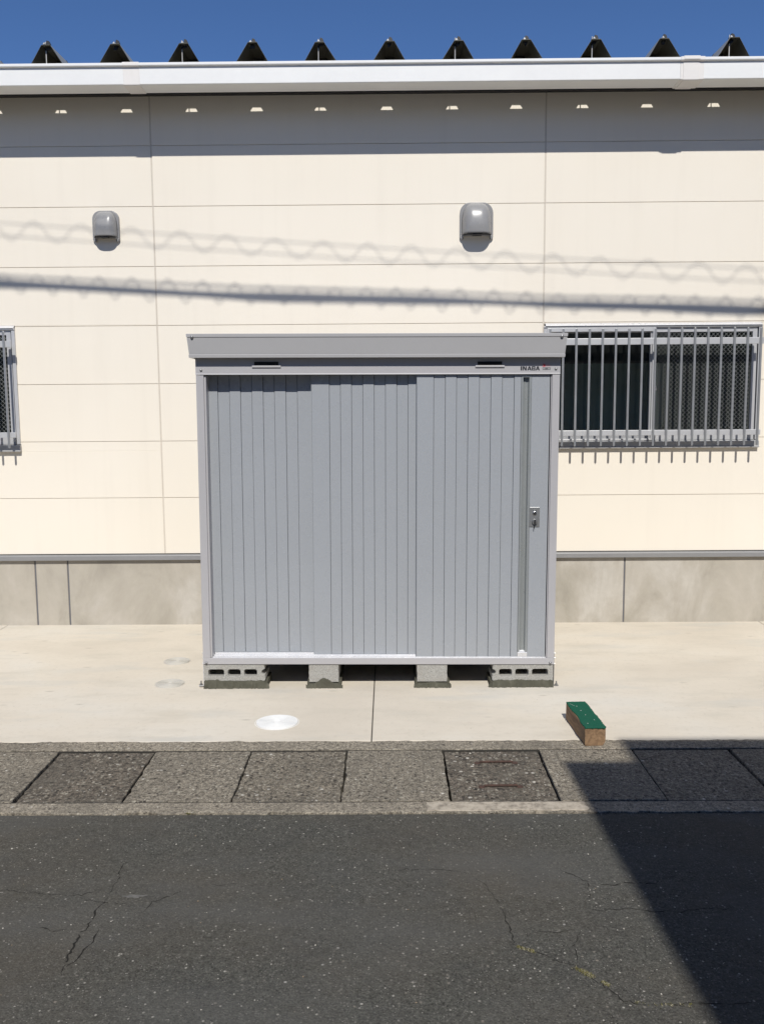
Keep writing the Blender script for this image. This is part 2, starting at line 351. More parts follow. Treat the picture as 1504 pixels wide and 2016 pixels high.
# apron pads with narrow saw joints
b = MB(); js = [-12.4, -9.3, -6.2, -3.135, -.1, 3.008, 6.1, 9.2, 12.3]; g = .0028
for x0, x1 in zip(js, js[1:]): b.box(x0+g, x1-g, 4.53, 7.16, -.12, 0)
tag(b.build('apron', M['apron'], bevel=.003, seg=1), kind='structure')
b = MB(); b.box(-12.4, 12.3, 4.56, 7.1, -.2, -.02); b.box(-14, 14, 3.6, 4.6, -.24, -.10); b.box(-14, 14, 3.785, 3.8045, -.1, -.0045); b.box(-14, 14, 4.3960, 4.41, -.1, -.0035)
tag(b.build('channel_bed', M['silt']), kind='structure')
# ragged-edge strip helper
def ragged(b, x0, x1, y0, y1, z0, z1, ya=.004, yb=.004, xa=0, xb=0, seed=0, step=.02, mi=0):
    R = random.Random(seed); n_ = max(2, int((x1-x0)/step)); m_ = max(2, int((y1-y0)/step)); P = []
    def walk(k, amp):
        o = []; v = 0
        for i in range(k+1):
            v = v*.6+R.gauss(0, amp*.6)
            if R.random() < .04: v += R.choice((-1, 1))*amp*1.8
            o.append(v)
        return o
    A, B_, L_, R_ = walk(n_, ya), walk(n_, yb), walk(m_, xa), walk(m_, xb)
    for i in range(n_): P.append((x0+(x1-x0)*i/n_, y0+A[i]))
    for i in range(m_): P.append((x1+R_[i], y0+(y1-y0)*i/m_))
    for i in range(n_): P.append((x1-(x1-x0)*i/n_, y1+B_[i]))
    for i in range(m_): P.append((x0+L_[i], y1-(y1-y0)*i/m_))
    b.prism(P, 'z', z0, z1, mi)
b = MB()
ragged(b, -14, 14, 4.405, 4.522, -.2, .002, .0012, .005, seed=3)
ragged(b, -14, 14, 3.688, 3.792, -.2, -.001, .007, .0012, seed=4)
# pale mortar repair on the road-side kerb strip
ragged(b, .155, .86, 3.70, 3.785, -.05, .003, .004, .003, .004, .01, seed=5, mi=1)
tag(b.build('kerb', [M['kerb'], M['patch']], bevel=.002, seg=1), kind='structure')
# drain cover slabs
joints = [(-4.15+.01*i, 0) for i in range(0)]
xj = [-2.686, -2.197, -1.699, -1.208, -.714, -.2235, .2685, .756, 1.235, 1.728, 2.22, 2.71]
lab = {
 0: 'drain slab at the far left outside edge of the row',
 1: 'grey drain slab at the left edge of the photo, cut by the frame',
 2: 'dark brown stained drain slab, second from the left in the row',
 3: 'drain slab between the dark brown slab and the slab below the white round cover',
 4: 'pitted grey drain slab right of a wide dark joint, nearest below the white round cover',
 5: 'pale even drain slab in line with the middle joint of the concrete apron',
 6: 'dark drain slab with two rusty lifting bars set in it',
 7: 'drain slab in front of the green topped wood block, half in shadow',
 8: 'drain slab wholly in the shadow, right of the half shaded one',
 9: 'drain slab at the right edge of the photo behind a wide dark joint',
 10: 'drain slab at the far right outside edge of the row'}
jw = [.004, .006, .0055, .006, .0045, .0035, .005, .0045, .004, .007, .005, .005]
zt = [-.001, .002, -.005, .001, -.001, .003, -.005, .0035, 0, .004, 0]
mt = ['slab', 'slab', 'slabd', 'slab', 'slabm', 'slab', 'slabd', 'slab', 'slabm', 'slabm', 'slab']
for i in range(1, 10):
    b = MB(); rg = .0028 if i in (2, 3, 4, 5) else .0012
    ragged(b, xj[i]+jw[i], xj[i+1]-jw[i+1], 3.803, 4.3945, -.09, zt[i]-.003, .0008, .0008, rg, rg, seed=20+i)
    s_ = b.build('drain_cover_slab', M[mt[i]], bevel=.004, seg=2)
    tag(s_, lab[i], 'drain cover', 'concrete slabs covering the roadside drain')
    if i == 6:
        for (x0, x1, y) in ((.437, .607, 4.243), (.43, .592, 3.963)):
            h = MB(); zt_ = zt[i]
            h.tube([(x0, y, zt_-.004), (x0+.006, y, zt_+.004), (x1-.006, y+.001, zt_+.005), (x1, y, zt_-.004)], .0055, 8)
            h.build('lifting_bar', M['rust'], s_, smooth=True)
            for xx in (x0-.008, x1+.008):
                h2 = MB(); h2.lathe((xx, y, zt_-.002), [(.016, 0), (.013, .003), (.006, .0035)], 10); h2.build('bar_socket', M['rust'], s_)
# loose chips of stone on the road and the slabs
pb = MB(); R = random.Random(77)
for _ in range(260):
    x, y = R.uniform(-2.2, 2.0), (R.uniform(1.9, 3.66) if R.random() < .72 else R.uniform(3.7, 4.5)); r = R.uniform(.0012, .0032)*(1.5 if R.random() < .12 else 1)
    z = RZ+.001 if y < 3.68 else .0015; k = R.randrange(5, 8); a0 = R.random()*6; h = r*R.uniform(.35, .9)
    base = [(x+r*R.uniform(.7, 1.3)*cos(a0+2*pi*i/k), y+r*R.uniform(.7, 1.3)*sin(a0+2*pi*i/k)) for i in range(k)]
    top = [(x+(p-x)*.55, y+(q_-y)*.55) for p, q_ in base]; mi = R.choice((0, 0, 1, 2))
    for i in range(k):
        j = (i+1) % k; pb.poly([(*base[i], z), (*base[j], z), (*top[j], z+h), (*top[i], z+h)], mi)
    pb.poly([(*p, z+h) for p in top], mi)
M['chipa'] = painted('chip_pale', (.45, .42, .37, 1), .9, .2); M['chipb'] = painted('chip_grey', (.22, .21, .19, 1), .9, .2); M['chipc'] = painted('chip_brown', (.24, .18, .12, 1), .9, .2)
tag(pb.build('gravel', [M['chipa'], M['chipb'], M['chipc']], fixn=False), 'loose stone chips scattered over the asphalt and drain slabs', 'gravel', None, 'stuff')
# inspection covers
def cover(x, y, r, mat, label):
    b = MB(); prof = [(r*1.07, -.02), (r*1.07, .0012), (r*1.045, .0016), (r*1.04, -.008), (r, -.008), (r, .0035)]
    k = r*.9
    while k > r*.12:
        prof += [(k+.005, .0022), (k+.004, .0065), (k-.0015, .0065), (k-.0025, .0022)]; k -= .0125
    prof += [(.002, .0035)]
    b.lathe((x, y, 0), prof, 48)
    o = b.build('inspection_cover', mat, smooth=False); tag(o, label, 'drain cover', 'round plastic inspection covers in the apron')
cover(-1.487, 6.05, .088, M['cov2'], 'small round grey cover in the apron, farthest from the road, near the shed corner')
cover(-1.412, 5.535, .090, M['cov2'], 'round cream grey cover in the apron just left of the shed anchor bolt')
cover(-.634, 4.815, .116, M['cov1'], 'largest and whitest round cover, in the apron close to the kerb')
# moss and litter in the crack
def tuft(name, pts, nb, spread, mat, hh, seed):
    R = random.Random(seed); b = MB(); pts = [(x*KZ, y*KZ) for x, y in pts]
    for _ in range(nb):
        i = R.randrange(len(pts)-1); t = R.random(); x = pts[i][0]*(1-t)+pts[i+1][0]*t+R.gauss(0, spread); y = pts[i][1]*(1-t)+pts[i+1][1]*t+R.gauss(0, spread)
        a = R.random()*2*pi; l = .002+R.random()*.005; w_ = .001+R.random()*.002; h = R.random()*hh
        dx, dy = cos(a)*l, sin(a)*l
        b.poly([(x-dy*w_/l, y+dx*w_/l, RZ+.001), (x+dy*w_/l, y-dx*w_/l, RZ+.001), (x+dx, y+dy, RZ+.002+h)], R.randrange(2))
    o = b.build(name, mat, fixn=False); tag(o, kind='stuff'); return o
o = tuft('moss', [(.405,2.712),(.437,2.695),(.458,2.682)], 190, .0038, [M['moss'], M['litter']], .002, 1); tag(o, 'small yellow green moss tuft in an asphalt crack', 'moss')
o = tuft('moss', [(.572,2.60),(.60,2.572),(.618,2.556)], 300, .0045, [M['moss'], M['litter']], .003, 2); tag(o, 'larger moss and litter clump in the crack near the shadow', 'moss')
o = tuft('moss', [(.64,2.53),(.655,2.515)], 130, .0035, [M['moss'], M['litter']], .002, 3); tag(o, 'small moss spot just right of the larger moss clump', 'moss')
o = tuft('moss', [(.70,2.44),(.76,2.425),(.82,2.425),(.88,2.424)], 60, .004, [M['moss'], M['litter']], .002, 4); tag(o, 'thin line of moss in the crack running into the shadow', 'moss')
o = tuft('moss', [(-.885,3.682),(-.845,3.682)], 160, .005, [M['moss'], M['moss']], .006, 5); tag(o, 'moss patch where the kerb meets the asphalt', 'moss')

# ------------------------------------------------------------------ building
B = empty('building', (0, D, 0), 'long cream panelled building with white gutter and folded steel roof, behind the shed', 'building')
Z0 = 3.7758; XA = -1.8183
rowz = [Z0-.455*i for i in range(8)]; ztop = 4.157; zbot = rowz[7]
WR = (1.225, 2.935, 1.421, 2.402); WLf = (-4.66, -2.945, 1.424, 2.418)
b = MB()
def clad(x0, x1, za, zb_):
    cuts = sorted([z for z in rowz if za+.002 < z < zb_-.002]); zs = [za]+cuts+[zb_]
    for lo, hi in zip(zs, zs[1:]):
        a = lo+(.0018 if lo != za else 0); c = hi-(.0018 if hi != zb_ else 0)
        b.box(x0, x1, D, D+.03, a, c)
        if hi != zb_: b.box(x0, x1, D+.006, D+.03, c, c+.0036)
for k in range(-4, 4):
    x0 = XA+3.04*k+.006; x1 = XA+3.04*(k+1)-.006
    wins = [q for q in (WR, WLf) if q[0] < x1 and q[1] > x0]
    if not wins: clad(x0, x1, zbot, ztop); continue
    q = wins[0]; clad(x0, x1, q[3], ztop); clad(x0, x1, zbot, q[2])
    if q[0] > x0+.005: clad(x0, max(q[0], x0), q[2], q[3])
    if q[1] < x1-.005: clad(min(q[1], x1), x1, q[2], q[3])
b.build('cladding', M['clad'], B, bevel=.0015, seg=1)
for k in range(-3, 4):
    b = MB(); x = XA+3.04*k; b.box(x-.0062, x+.0062, D+.0015, D+.02, zbot, ztop); b.build('sealant_joint', M['seal'], B)
# base flashing
b = MB(); b.prism([(D-.001, .585), (D-.022, .582), (D-.028, .577), (D-.028, .541), (D-.018, .5395), (D-.016, .546), (D+.02, .55), (D+.02, .585)], 'x', -14, 11)
b.build('base_flashing', M['flash'], B, bevel=.001, seg=1)
b = MB(); b.box(-14, 11, D+.002, D+.03, .583, .5925); b.build('drip_gap', M['dark'], B)
# foundation
b = MB(); fx = [-14, -9.1, -6.0, -2.884, -2.618, 1.906, 4.6, 7.7, 11]
for x0, x1 in zip(fx, fx[1:]): b.box(x0+.0065, x1-.0065, D+.004, D+.12, -.1, .56)
b.build('foundation', M['found'], B, bevel=.003, seg=1)
for x in fx[1:-1]:
    b = MB(); b.box(x-.007, x+.007, D+.009, D+.1, -.1, .55); b.build('foundation_joint', M['grey'], B)
# inner shell: rear and side walls, ceiling and dark rooms
b = MB(); b.box(-14, -13.9, D+.03, 15, 0, 4.15); b.box(10.9, 11, D+.03, 15, 0, 4.15); b.box(-14, 11, 15, 15.1, 0, 4.15)
b.build('outer_wall', M['clad'], B)
b = MB(); zz = [(D+.031, .3, 1.42), (D+.031, 2.403, 4.15)]
for (y, a, c) in zz: b.box(-13.9, 10.9, y, y+.1, a, c)
for (x0, x1) in ((-13.9, -4.665), (-2.94, 1.22), (2.94, 10.9)): b.box(x0, x1, D+.031, D+.131, 1.42, 2.403)
b.box(-13.9, 10.9, D+2.2, D+2.3, .3, 4.15); b.box(-13.9, 10.9, D+.131, D+2.2, .2, .3); b.box(-13.9, 10.9, D+.131, D+2.2, 4.05, 4.14)
b.build('inner_wall', M['room'], B)
# folded plate roof
YR = 6.80; PT = .499; xr = [.022+PT*k for k in range(-26, 22)]; SL = .03
prof = []
for x in xr:
    j1, j2 = RX.uniform(-.006, .006), RX.uniform(-.006, .001); prof += [(x-.129, 4.24), (x-.0325+j1, 4.398+j2), (x+.0325+j1, 4.398+j2), (x+.129, 4.24)]
b = MB(); n_ = len(prof); T = .003
for j in range(n_-1):
    p, q = prof[j], prof[j+1]; y1 = 15.3
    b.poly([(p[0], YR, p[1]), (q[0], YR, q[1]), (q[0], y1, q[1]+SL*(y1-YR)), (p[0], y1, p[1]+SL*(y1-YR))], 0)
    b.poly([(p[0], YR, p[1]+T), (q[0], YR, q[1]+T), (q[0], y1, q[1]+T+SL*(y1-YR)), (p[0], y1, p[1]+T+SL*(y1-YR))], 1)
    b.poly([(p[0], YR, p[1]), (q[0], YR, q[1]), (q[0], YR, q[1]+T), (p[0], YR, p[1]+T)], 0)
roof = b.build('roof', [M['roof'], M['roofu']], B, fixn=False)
# eave closure above the cladding
b = MB()
for x in xr: b.poly([(x-.13, D+.004, 4.24), (x+.13, D+.004, 4.24), (x+.0325, D+.004, 4.4085), (x-.0325, D+.004, 4.4085)])
b.box(-13, 10.6, D+.002, D+.08, 4.157, 4.2455); b.build('eave_closure', M['dark'], B, fixn=False)
b = MB(); b.box(-13.5, 10.8, D-.055, D+.001, 4.138, 4.238); b.build('eave_angle', M['black'], B)
# brackets on the ridge tops
for i, x in enumerate(xr):
    if not -3.3 < x < 3.4: continue
    R = random.Random(i); y = YR+.03; z = 4.4012+SL*(y-YR); dx = R.uniform(-.006, .006)
    b = MB()
    b.prism([(x-.012+dx, z), (x+.020+dx, z), (x+.024+dx, z+.012), (x+.016+dx, z+.030), (x-.002+dx, z+.036), (x-.006+dx, z+.018)], 'y', y, y+.022)
    b.prism([(x-.016+dx, 4.396), (x+.014+dx, 4.396), (x+R.uniform(0, .022), 4.372+R.uniform(-.004, .012)), (x-R.uniform(.0, .02), 4.370+R.uniform(-.004, .014))], 'y', y+.004, y+.02)
    
    b.build('roof_clip', M['black'], roof)
    b = MB(); b.lathe((x+dx-.012, YR+.012, 4.401), [(.011, 0), (.011, .007), (.005, .008), (.005, .014)], 6); b.build('clip_bolt', M['zinc'], roof)
# gutter
G = None
gp = [(6.750, 4.098), (6.748, 4.206), (6.747, 4.218), (6.733, 4.219), (6.730, 4.224), (6.730, 4.240), (6.738, 4.243), (6.753, 4.242), (6.755, 4.236), (6.753, 4.106), (6.915, 4.101), (6.921, 4.237), (6.926, 4.2372), (6.922, 4.094), (6.770, 4.092), (6.756, 4.094)]
secs = [(-12.5, -1.845), (-1.845, 2.20), (2.20, 10.5)]
b = MB()
for x0, x1 in secs: b.prism(gp, 'x', x0+.001, x1-.001)
G = b.build('gutter', M['gut'], B, bevel=.0012, seg=1)
def off(p, d, cx=6.84, cz=4.165): return [(y+(-d if y < cx else d), z+(-d if z < cz else d)) for y, z in p]
for x0, x1, st in ((-1.905, -1.785, 0), (2.118, 2.288, 1)):
    q = [(6.7465, 4.094), (6.7435, 4.208), (6.7435, 4.215), (6.729, 4.216), (6.7255, 4.222), (6.7255, 4.243), (6.737, 4.2475), (6.758, 4.247), (6.758, 4.240), (6.925, 4.2385), (6.9275, 4.2385), (6.9255, 4.0895), (6.768, 4.0875), (6.752, 4.089)]
    b = MB(); b.prism(q, 'x', x0, x1)
    b.build('gutter_collar', M['gutc'], G, bevel=.0015, seg=1)
    if st:
        b = MB(); b.prism(off(q, .0035), 'x', x0+.02, x1-.035); b.build('gutter_collar', M['gutc'], G, bevel=.0015, seg=1)
for i, x in enumerate(xr):
    if (i-25) % 2 or not -3.4 < x < 3.4: continue
    xx = x-.018; yh = 6.845
    b = MB(); b.tube([(xx, yh, 4.13), (xx, yh, 4.432)], .0042, 8); b.build('hanger_rod', M['zinc'], G, smooth=True)
    b = MB(); b.lathe((xx, yh, 4.380), [(.010, -.01), (.010, .006), (.006, .006)], 6); b.build('hanger_nut', M['black'], G)
    b = MB(); b.lathe((xx, yh, 4.405), [(.010, 0), (.010, .008), (.006, .008)], 6); b.build('hanger_nut', M['screw'], G)
    b = MB(); b.box(xx-.011, xx+.011, 6.76, 6.915, 4.222, 4.2255); b.build('hanger_strap', M['screw'], G)
# vent hoods
def hood(cx, zb, W_, H_, dp, wsh):
    root = MB()
    pl = []   # back flange outline
    def outline(w_, z0, z1, rb, rt, n_=7):
        P = []
        for (x, z, r, a0) in ((w_-rb, z0+rb, rb, -pi/2), (w_-rt, z1-rt, rt, 0), (-w_+rt, z1-rt, rt, pi/2), (-w_+rb, z0+rb, rb, pi)):
            for k in range(n_+1): a = a0+k/n_*pi/2; P.append((cx+x+r*cos(a), z+r*sin(a)))
        return P
    root.prism(outline(W_/2, zb-.006, zb+H_, .010, W_*.31), 'y', D-.024, D)
    for sg in (-1, 1):
        xo = cx+sg*W_/2; xi = cx+sg*(W_/2-.026); root.prism([(xo, zb+.0), (xo, zb-.018), (xo-sg*.012, zb-.034), (xi, zb-.034), (xi, zb+.0)], 'y', D-.0235, D-.001)
    o = root.build('vent_hood', M['hood'], B, bevel=.005, seg=3, smooth=True)
    s = MB(); nu, nv = 18, 28; rings = []
    for i in range(nu+1):
        u = i/nu; z = zb+(H_-.006)*u; sc_ = (1-max(0, (u-.35)/.65)**2.8)**(1/2.6) if u < 1 else 0.001
        dd = dp*((1-u**2.6)**(1/2.0))*(.93+.07*min(1, u*4)) if u < 1 else .001; ww = wsh/2*((1-max(0, u-.15)**3.4*1.15)**(1/2.2)) if u < 1 else wsh/2*.3
        ww = wsh/2*(.98 if u == 0 else 1)*((1-(u**4.2)*.86)**.5)
        i0 = len(s.v); rings.append(i0)
        for j in range(nv+1):
            t = -1+2*j/nv; a = (t+1)/2*pi; ca, sa = cos(a), sin(a); e = 2/4.2
            x = -(abs(ca)**e)*(1 if ca > 0 else -1)*ww; y = (abs(sa)**(e*1.08))*dd
            x *= 1-.30*(y/dp)**1.4
            s.v.append((cx+x, D-.02-y, z))
    for i in range(nu):
        for j in range(nv): s.f.append([rings[i]+j, rings[i]+j+1, rings[i+1]+j+1, rings[i+1]+j]); s.m.append(0)
    s.f.append([rings[-1]+j for j in range(nv+1)]); s.m.append(0)
    sh = s.build('hood_shell', M['hood'], o, smooth=True, fixn=False)
    md = sh.modifiers.new('solid', 'SOLIDIFY'); md.thickness = .002; md.offset = -1
    # dark louvre just inside the mouth, and side lugs
    l = MB(); ring = [s.v[rings[0]+j] for j in range(nv+1)]
    cxm = cx; P = [((x-cxm)*.965+cxm, (y-(D-.02))*.965+(D-.02)) for x, y, z in ring]
    l.prism(P, 'z', zb+.012, zb+.018); l.box(cx-.3*wsh/2, cx+.3*wsh/2, D-.02-dp*.84, D-.03, zb-.009, zb-.0031)
    l.build('louvre', M['black'], o)
    for sgn in (-1, 1):
        q = MB(); xx = cx+sgn*(wsh/2-.012); q.prism([(xx-.006, zb-.003), (xx+.006, zb-.003), (xx+.004, zb-.014), (xx-.003, zb-.014)], 'y', D-.045, D-.028); q.build('hood_lug', M['hood'], o, bevel=.001)
    return o
hood(-2.185, 3.086, .208, .203, .078, .186)
hood(.691, 3.080, .258, .246, .104, .236)
# windows
def window(x0, x1, z0, z1, wired_right=True):
    o = MB(); fw = .035; ya = D-.020
    # outer frame pieces: head (sun glare put in as paler metal), sill, jambs
    hd = MB(); hd.prism([(ya-.008, z1-.022), (ya-.008, z1-.019), (D+.004, z1+.002), (D+.05, z1+.002), (D+.05, z1-.0215)], 'x', x0+.012, x1-.004)
    o.prism([(ya+.012, z1-.022), (ya, z1-.0225), (ya, z1-.034), (ya+.01, z1-.036), (D+.06, z1-.036), (D+.06, z1-.022)], 'x', x0, x1)
    o.box(x0, x0+fw*.75, ya+.006, D+.06, z0+.062, z1-.036); o.box(x1-fw*.75, x1, ya+.006, D+.06, z0+.062, z1-.036)
    W_ = o.build('window', M['alul'], B, bevel=.0015); hd.build('head_trim', M['rail'], W_, bevel=.001)
    s = MB(); s.prism([(ya-.012, z0), (ya-.014, z0+.010), (ya-.008, z0+.012), (ya-.008, z0+.052), (ya+.03, z0+.062), (D+.06, z0+.062), (D+.06, z0)], 'x', x0-.004, x1+.004)
    s.build('window_sill', M['alud'], W_, bevel=.001)
    xm = (x0+x1)/2-.01; zi0, zi1 = z0+.062, z1-.036
    # right sash (nearer), left sash (behind), insect screen over the left
    def sash(name, a, c, y, st, bt, tp, mat, y2=.022):
        k = MB(); k.box(a, a+st, y, y+y2, zi0, zi1); k.box(c-st, c, y, y+y2, zi0, zi1)
        k.box(a+st, c-st, y+.001, y+y2, zi0, zi0+bt); k.box(a+st, c-st, y+.001, y+y2, zi1-tp, zi1)
        k.build(name, mat, W_, bevel=.0012)
        return a+st, c-st, zi0+bt, zi1-tp
    a, c, lo, hi = sash('sash_frame', xm-.005, x1-fw*.75-.008, D-.004, .036, .062, .036, M['alul'])
    p = MB(); p.box(a, c, D+.006, D+.010, lo, hi); p.build('pane', M['glass'], W_)
    wm = MB(); st = .034; X0, X1 = a, c; Hh = hi-lo; kx = X0-Hh
    while kx < X1:
        for sgn in (1, -1):
            if sgn == 1: p0, p1 = (kx, lo), (kx+Hh, hi)
            else: p0, p1 = (kx+Hh, lo), (kx, hi)
            (xa_, za_), (xb_, zb2) = p0, p1
            def clip(xa_, za_, xb_, zb2):
                t0, t1 = 0, 1; dx = xb_-xa_
                for bound, sg in ((X0, 1), (X1, -1)):
                    fa = sg*(xa_-bound); fd = sg*dx
                    if fd > 0: t0 = max(t0, -fa/fd)
                    else: t1 = min(t1, -fa/fd)
                return t0, t1
            t0, t1 = clip(xa_, za_, xb_, zb2)
            if t1-t0 > .01:
                P = lambda t: (xa_+(xb_-xa_)*t, D+.0045+.0006*sgn, za_+(zb2-za_)*t)
                wm.tube([P(t0), P(t1)], .0010, 4, caps=False)
        kx += st
    wm.build('wire_mesh', M['wire'], W_, fixn=False)
    a2, c2, lo2, hi2 = sash('sash_frame', x0+fw*.75+.006, xm+.036, D+.030, .036, .062, .036, M['alul'])
    p = MB(); p.box(a2, c2, D+.040, D+.044, lo2, hi2); p.build('pane', M['glass'], W_)
    a3, c3, lo3, hi3 = sash('screen_frame', x0+fw*.75, xm+.030, D-.0185, .020, .012, .030, M['alul'], .013)
    p = MB(); p.poly([(a3, D-.012, lo3), (c3, D-.012, lo3), (c3, D-.012, hi3), (a3, D-.012, hi3)]); p.build('insect_screen', M['mesh'], W_)
    # latch tabs and dark felt at the meeting stiles
    t = MB(); t.box(xm+.034, xm+.05, D-.014, D-.0042, (zi0+zi1)/2-.05, (zi0+zi1)/2-.02); t.build('latch', M['grey'], W_)
    # curtain pleats, and a pale board standing in for the green-grey reflection
    cu = MB(); nseg = int((x1-x0)/.012); pv = None
    for i in range(nseg+1):
        x = x0+1.08+(x1-x0-1.08)*i/nseg; y = D+.30+.03*sin(i*.62)+.012*sin(i*.23+1); q = (x, y)
        if pv: cu.poly([(pv[0], pv[1], z0-.1), (q[0], q[1], z0-.1), (q[0], q[1], z1+.05), (pv[0], pv[1], z1+.05)])
        pv = q
    cu.build('curtain', M['curtain'], W_, smooth=True, fixn=False)
    bd = MB(); bd.box(x0-.15, x0+1.20, D+.85, D+.87, z0-.12, z0+.71); bd.build('reflection_board', M['board'], W_)
    return W_
window(*WR[:4]); window(*WLf[:4])
def grille(x0, nb, xa_, xb_, dz):
    g_ = MB(); yb = 6.992
    g_.prism([(yb+.009, 2.226+dz), (yb+.024, 2.226+dz), (yb+.024, 2.276+dz), (yb+.009, 2.276+dz)], 'x', xa_, xb_)
    g_.prism([(yb+.009, 1.524+dz), (yb+.024, 1.524+dz), (yb+.024, 1.566+dz), (yb+.009, 1.566+dz)], 'x', xa_, xb_)
    G_ = g_.build('window_grille', M['alul'], B, bevel=.002)
    for k in range(nb):
        x = x0+.1016*k; b = MB(); w_ = .0085; P = []
        zt_, zb_ = 2.352+dz, 1.442+dz
        for i in range(7): a = pi*i/6; P.append((x+w_*cos(a), zt_-w_+w_*sin(a)))
        for i in range(7): a = pi+pi*i/6; P.append((x+w_*cos(a), zb_+w_+w_*sin(a)))
        b.prism(P, 'y', yb-.003, yb+.0085); b.build('bar', M['alu'], G_, bevel=.002, seg=2)
    for x in (xa_+.045, (xa_+xb_)/2+.06, xb_-.045):
        for z in (2.195+dz, 1.500+dz):
            b = MB(); b.box(x-.008, x+.008, yb+.0245, D-.021, z+.045, z+.049)
            b.build('grille_bracket', M['alu'], G_)
grille(1.2534, 17, 1.21, 2.905, 0)
grille(-2.984-.1016*16, 17, -4.66, -2.932, .016)
b = MB(); b.box(2.955, 3.10, D-.06, D-.001, 2.31, 2.565); b.build('utility_box', M['flash'], B, bevel=.008)

# ------------------------------------------------------------------ shed
TL = .0052
S = empty('storage_shed', (-.07, 5.43, .1515), 'silver grey metal storage shed with three ribbed sliding doors, on concrete blocks', 'shed')
YF = 5.43; XL, XRt = -1.1715, 1.0265; ZB, ZL0, ZL1, ZR0, ZR1 = .1515, 1.950, 2.052, 2.049, 2.187
YB_ = YF+1.15
# carcass
b = MB()
b.box(XL+.004, XL+.03, YF+.10, YB_, ZB+.005, 2.06); b.box(XRt-.03, XRt-.004, YF+.10, YB_, ZB+.005, 2.06); b.box(XL+.004, XRt-.004, YB_, YB_+.025, ZB+.005, 2.06)
for x in (XL+.004, XRt-.004):
    sg = -1 if x < 0 else 1
    for k in range(9): y = YF+.16+k*.115; b.box(min(x, x+sg*.003), max(x, x+sg*.003), y, y+.055, ZB+.05, 2.02)
b.build('side_panel', M['frame'], S)
b = MB(); b.box(XL+.01, XRt-.01, YF+.03, YB_, ZB+.002, ZB+.03); b.build('floor_pan', M['black'], S)  # coloured black to deepen the shade under the shed
# posts, front sill, lintel
for x0, x1, i0, i1 in ((XL, XL+.046, XL+.046, XL+.058), (XRt-.046, XRt, XRt-.052, XRt-.046)):
    b = MB(); b.box(x0, x1, YF, YF+.10, ZB+.0405, ZL0-.002); b.box(i0, i1, YF+.010, YF+.096, ZB+.041, ZL0-.004)
    b.build('corner_post', M['frame'], S, bevel=.002)
b = MB(); b.prism([(YF-.0005, ZB), (YF+.10, ZB), (YF+.10, ZB+.036), (YF+.006, ZB+.0405), (YF-.0005, ZB+.040)], 'x', XL-.0005, XRt+.0005)
b.build('bottom_rail', M['frame'], S, bevel=.0015)
b = MB()
for y, h in ((YF+.012, .046), (YF+.048, .050), (YF+.085, .054)): b.box(XL+.059, XRt-.053, y, y+.006, ZB+.037, ZB+h)
b.box(XL+.059, XRt-.053, YF+.010, YF+.095, ZB+.036, ZB+.0425)
b.build('door_track', M['rail'], S, bevel=.001)
b = MB(); b.prism([(YF-.002, ZL0+.008), (YF-.004, ZL0), (YF+.012, ZL0-.001), (YF+.012, ZL0+.006), (YF+.10, ZL0+.006), (YF+.10, ZL1+.06), (YF-.002, ZL1+.06)], 'x', XL-.001, XRt+.001)
b.build('lintel', M['frame'], S, bevel=.0012)
for (x, z) in ((-1.1405, 1.977), (.998, 1.983), (-1.153, .157), (1.0, .161)):
    z = {1.977: 1.977, 1.983: 1.981, .157: .1575, .161: .1615}[z]
    if z < 1: z = ZB+.010
    b = MB(); b.lathe((x+.002, YF-.001, z), [(.0085, 0), (.0085, .003), (.006, .0065), (.002, .008)], 14, axis='y'); b.build('screw', M['screw'], S, smooth=True)
# vents
for xa_, xb_, z in ((-.8165, -.671, 2.0165), (.529, .676, 2.0155)):
    b = MB(); b.box(xa_, xb_, YF-.0045, YF-.0022, z-.0115, z+.010); v_ = b.build('louvre_vent', M['dark'], S)
    b = MB()
    for k in range(4): b.box(xa_+.002, xb_-.002, YF-.0062, YF-.0046, z-.010+k*.0052, z-.0085+k*.0052)
    b.build('slat', M['black'], v_)
    b = MB(); b.prism([(YF-.0022, z-.0118), (YF-.009, z-.0128), (YF-.0095, z-.0235), (YF-.008, z-.0245), (YF-.0022, z-.023)], 'x', xa_-.013, xb_+.015)
    b.build('vent_ledge', M['frame'], v_, bevel=.0008)
# doors
def door(y, edges, first_raised, zb_, zt_, extra=None):
    b = MB(); r = .0045
    # continuous folded sheet
    prof = []; raised = first_raised
    for i, (x0, x1) in enumerate(zip(edges, edges[1:])):
        yy = y if raised else y+r
        prof += [(x0+.0016, yy), (x1-.0016, yy)]; raised = not raised
    pts = [prof[0]]
    for k in range(0, len(prof), 2):
        if k: pts += [(prof[k][0]-.0016, max(prof[k][1], prof[k-1][1])+.007)]
        pts += [prof[k], prof[k+1]] if k else [prof[1]]
    for p, q in zip(pts, pts[1:]): b.poly([(p[0], p[1], zb_), (q[0], q[1], zb_), (q[0], q[1], zt_), (p[0], p[1], zt_)])
    x0, x1 = edges[0], edges[-1]
    b.box(x0+.001, x1-.001, y+.012, y+.028, zb_, zt_)
    for (zz0, zz1) in ((zb_-.0005, zb_+.0005),): b.box(x0+.001, x1-.001, y+.001, y+.0118, zz0-.003, zz0)
    return b
adj = lambda L: [v-.009 for v in L]
bl = door(YF+.088, adj([-1.112, -1.049, -.977, -.909, -.839, -.770, -.700, -.630, -.559, -.40]), True, ZB+.058, 1.99)
dl = bl.build('sliding_door', M['door'], S, fixn=False); dl['label'] = 'left sliding door, set deepest'
bmid = door(YF+.051, adj([-.469, -.360, -.292, -.224, -.155, -.086, -.017, .052, .121, .26]), True, ZB+.052, 1.99)
dm = bmid.build('sliding_door', M['door'], S, fixn=False); dm['label'] = 'middle sliding door, one track behind the right one'
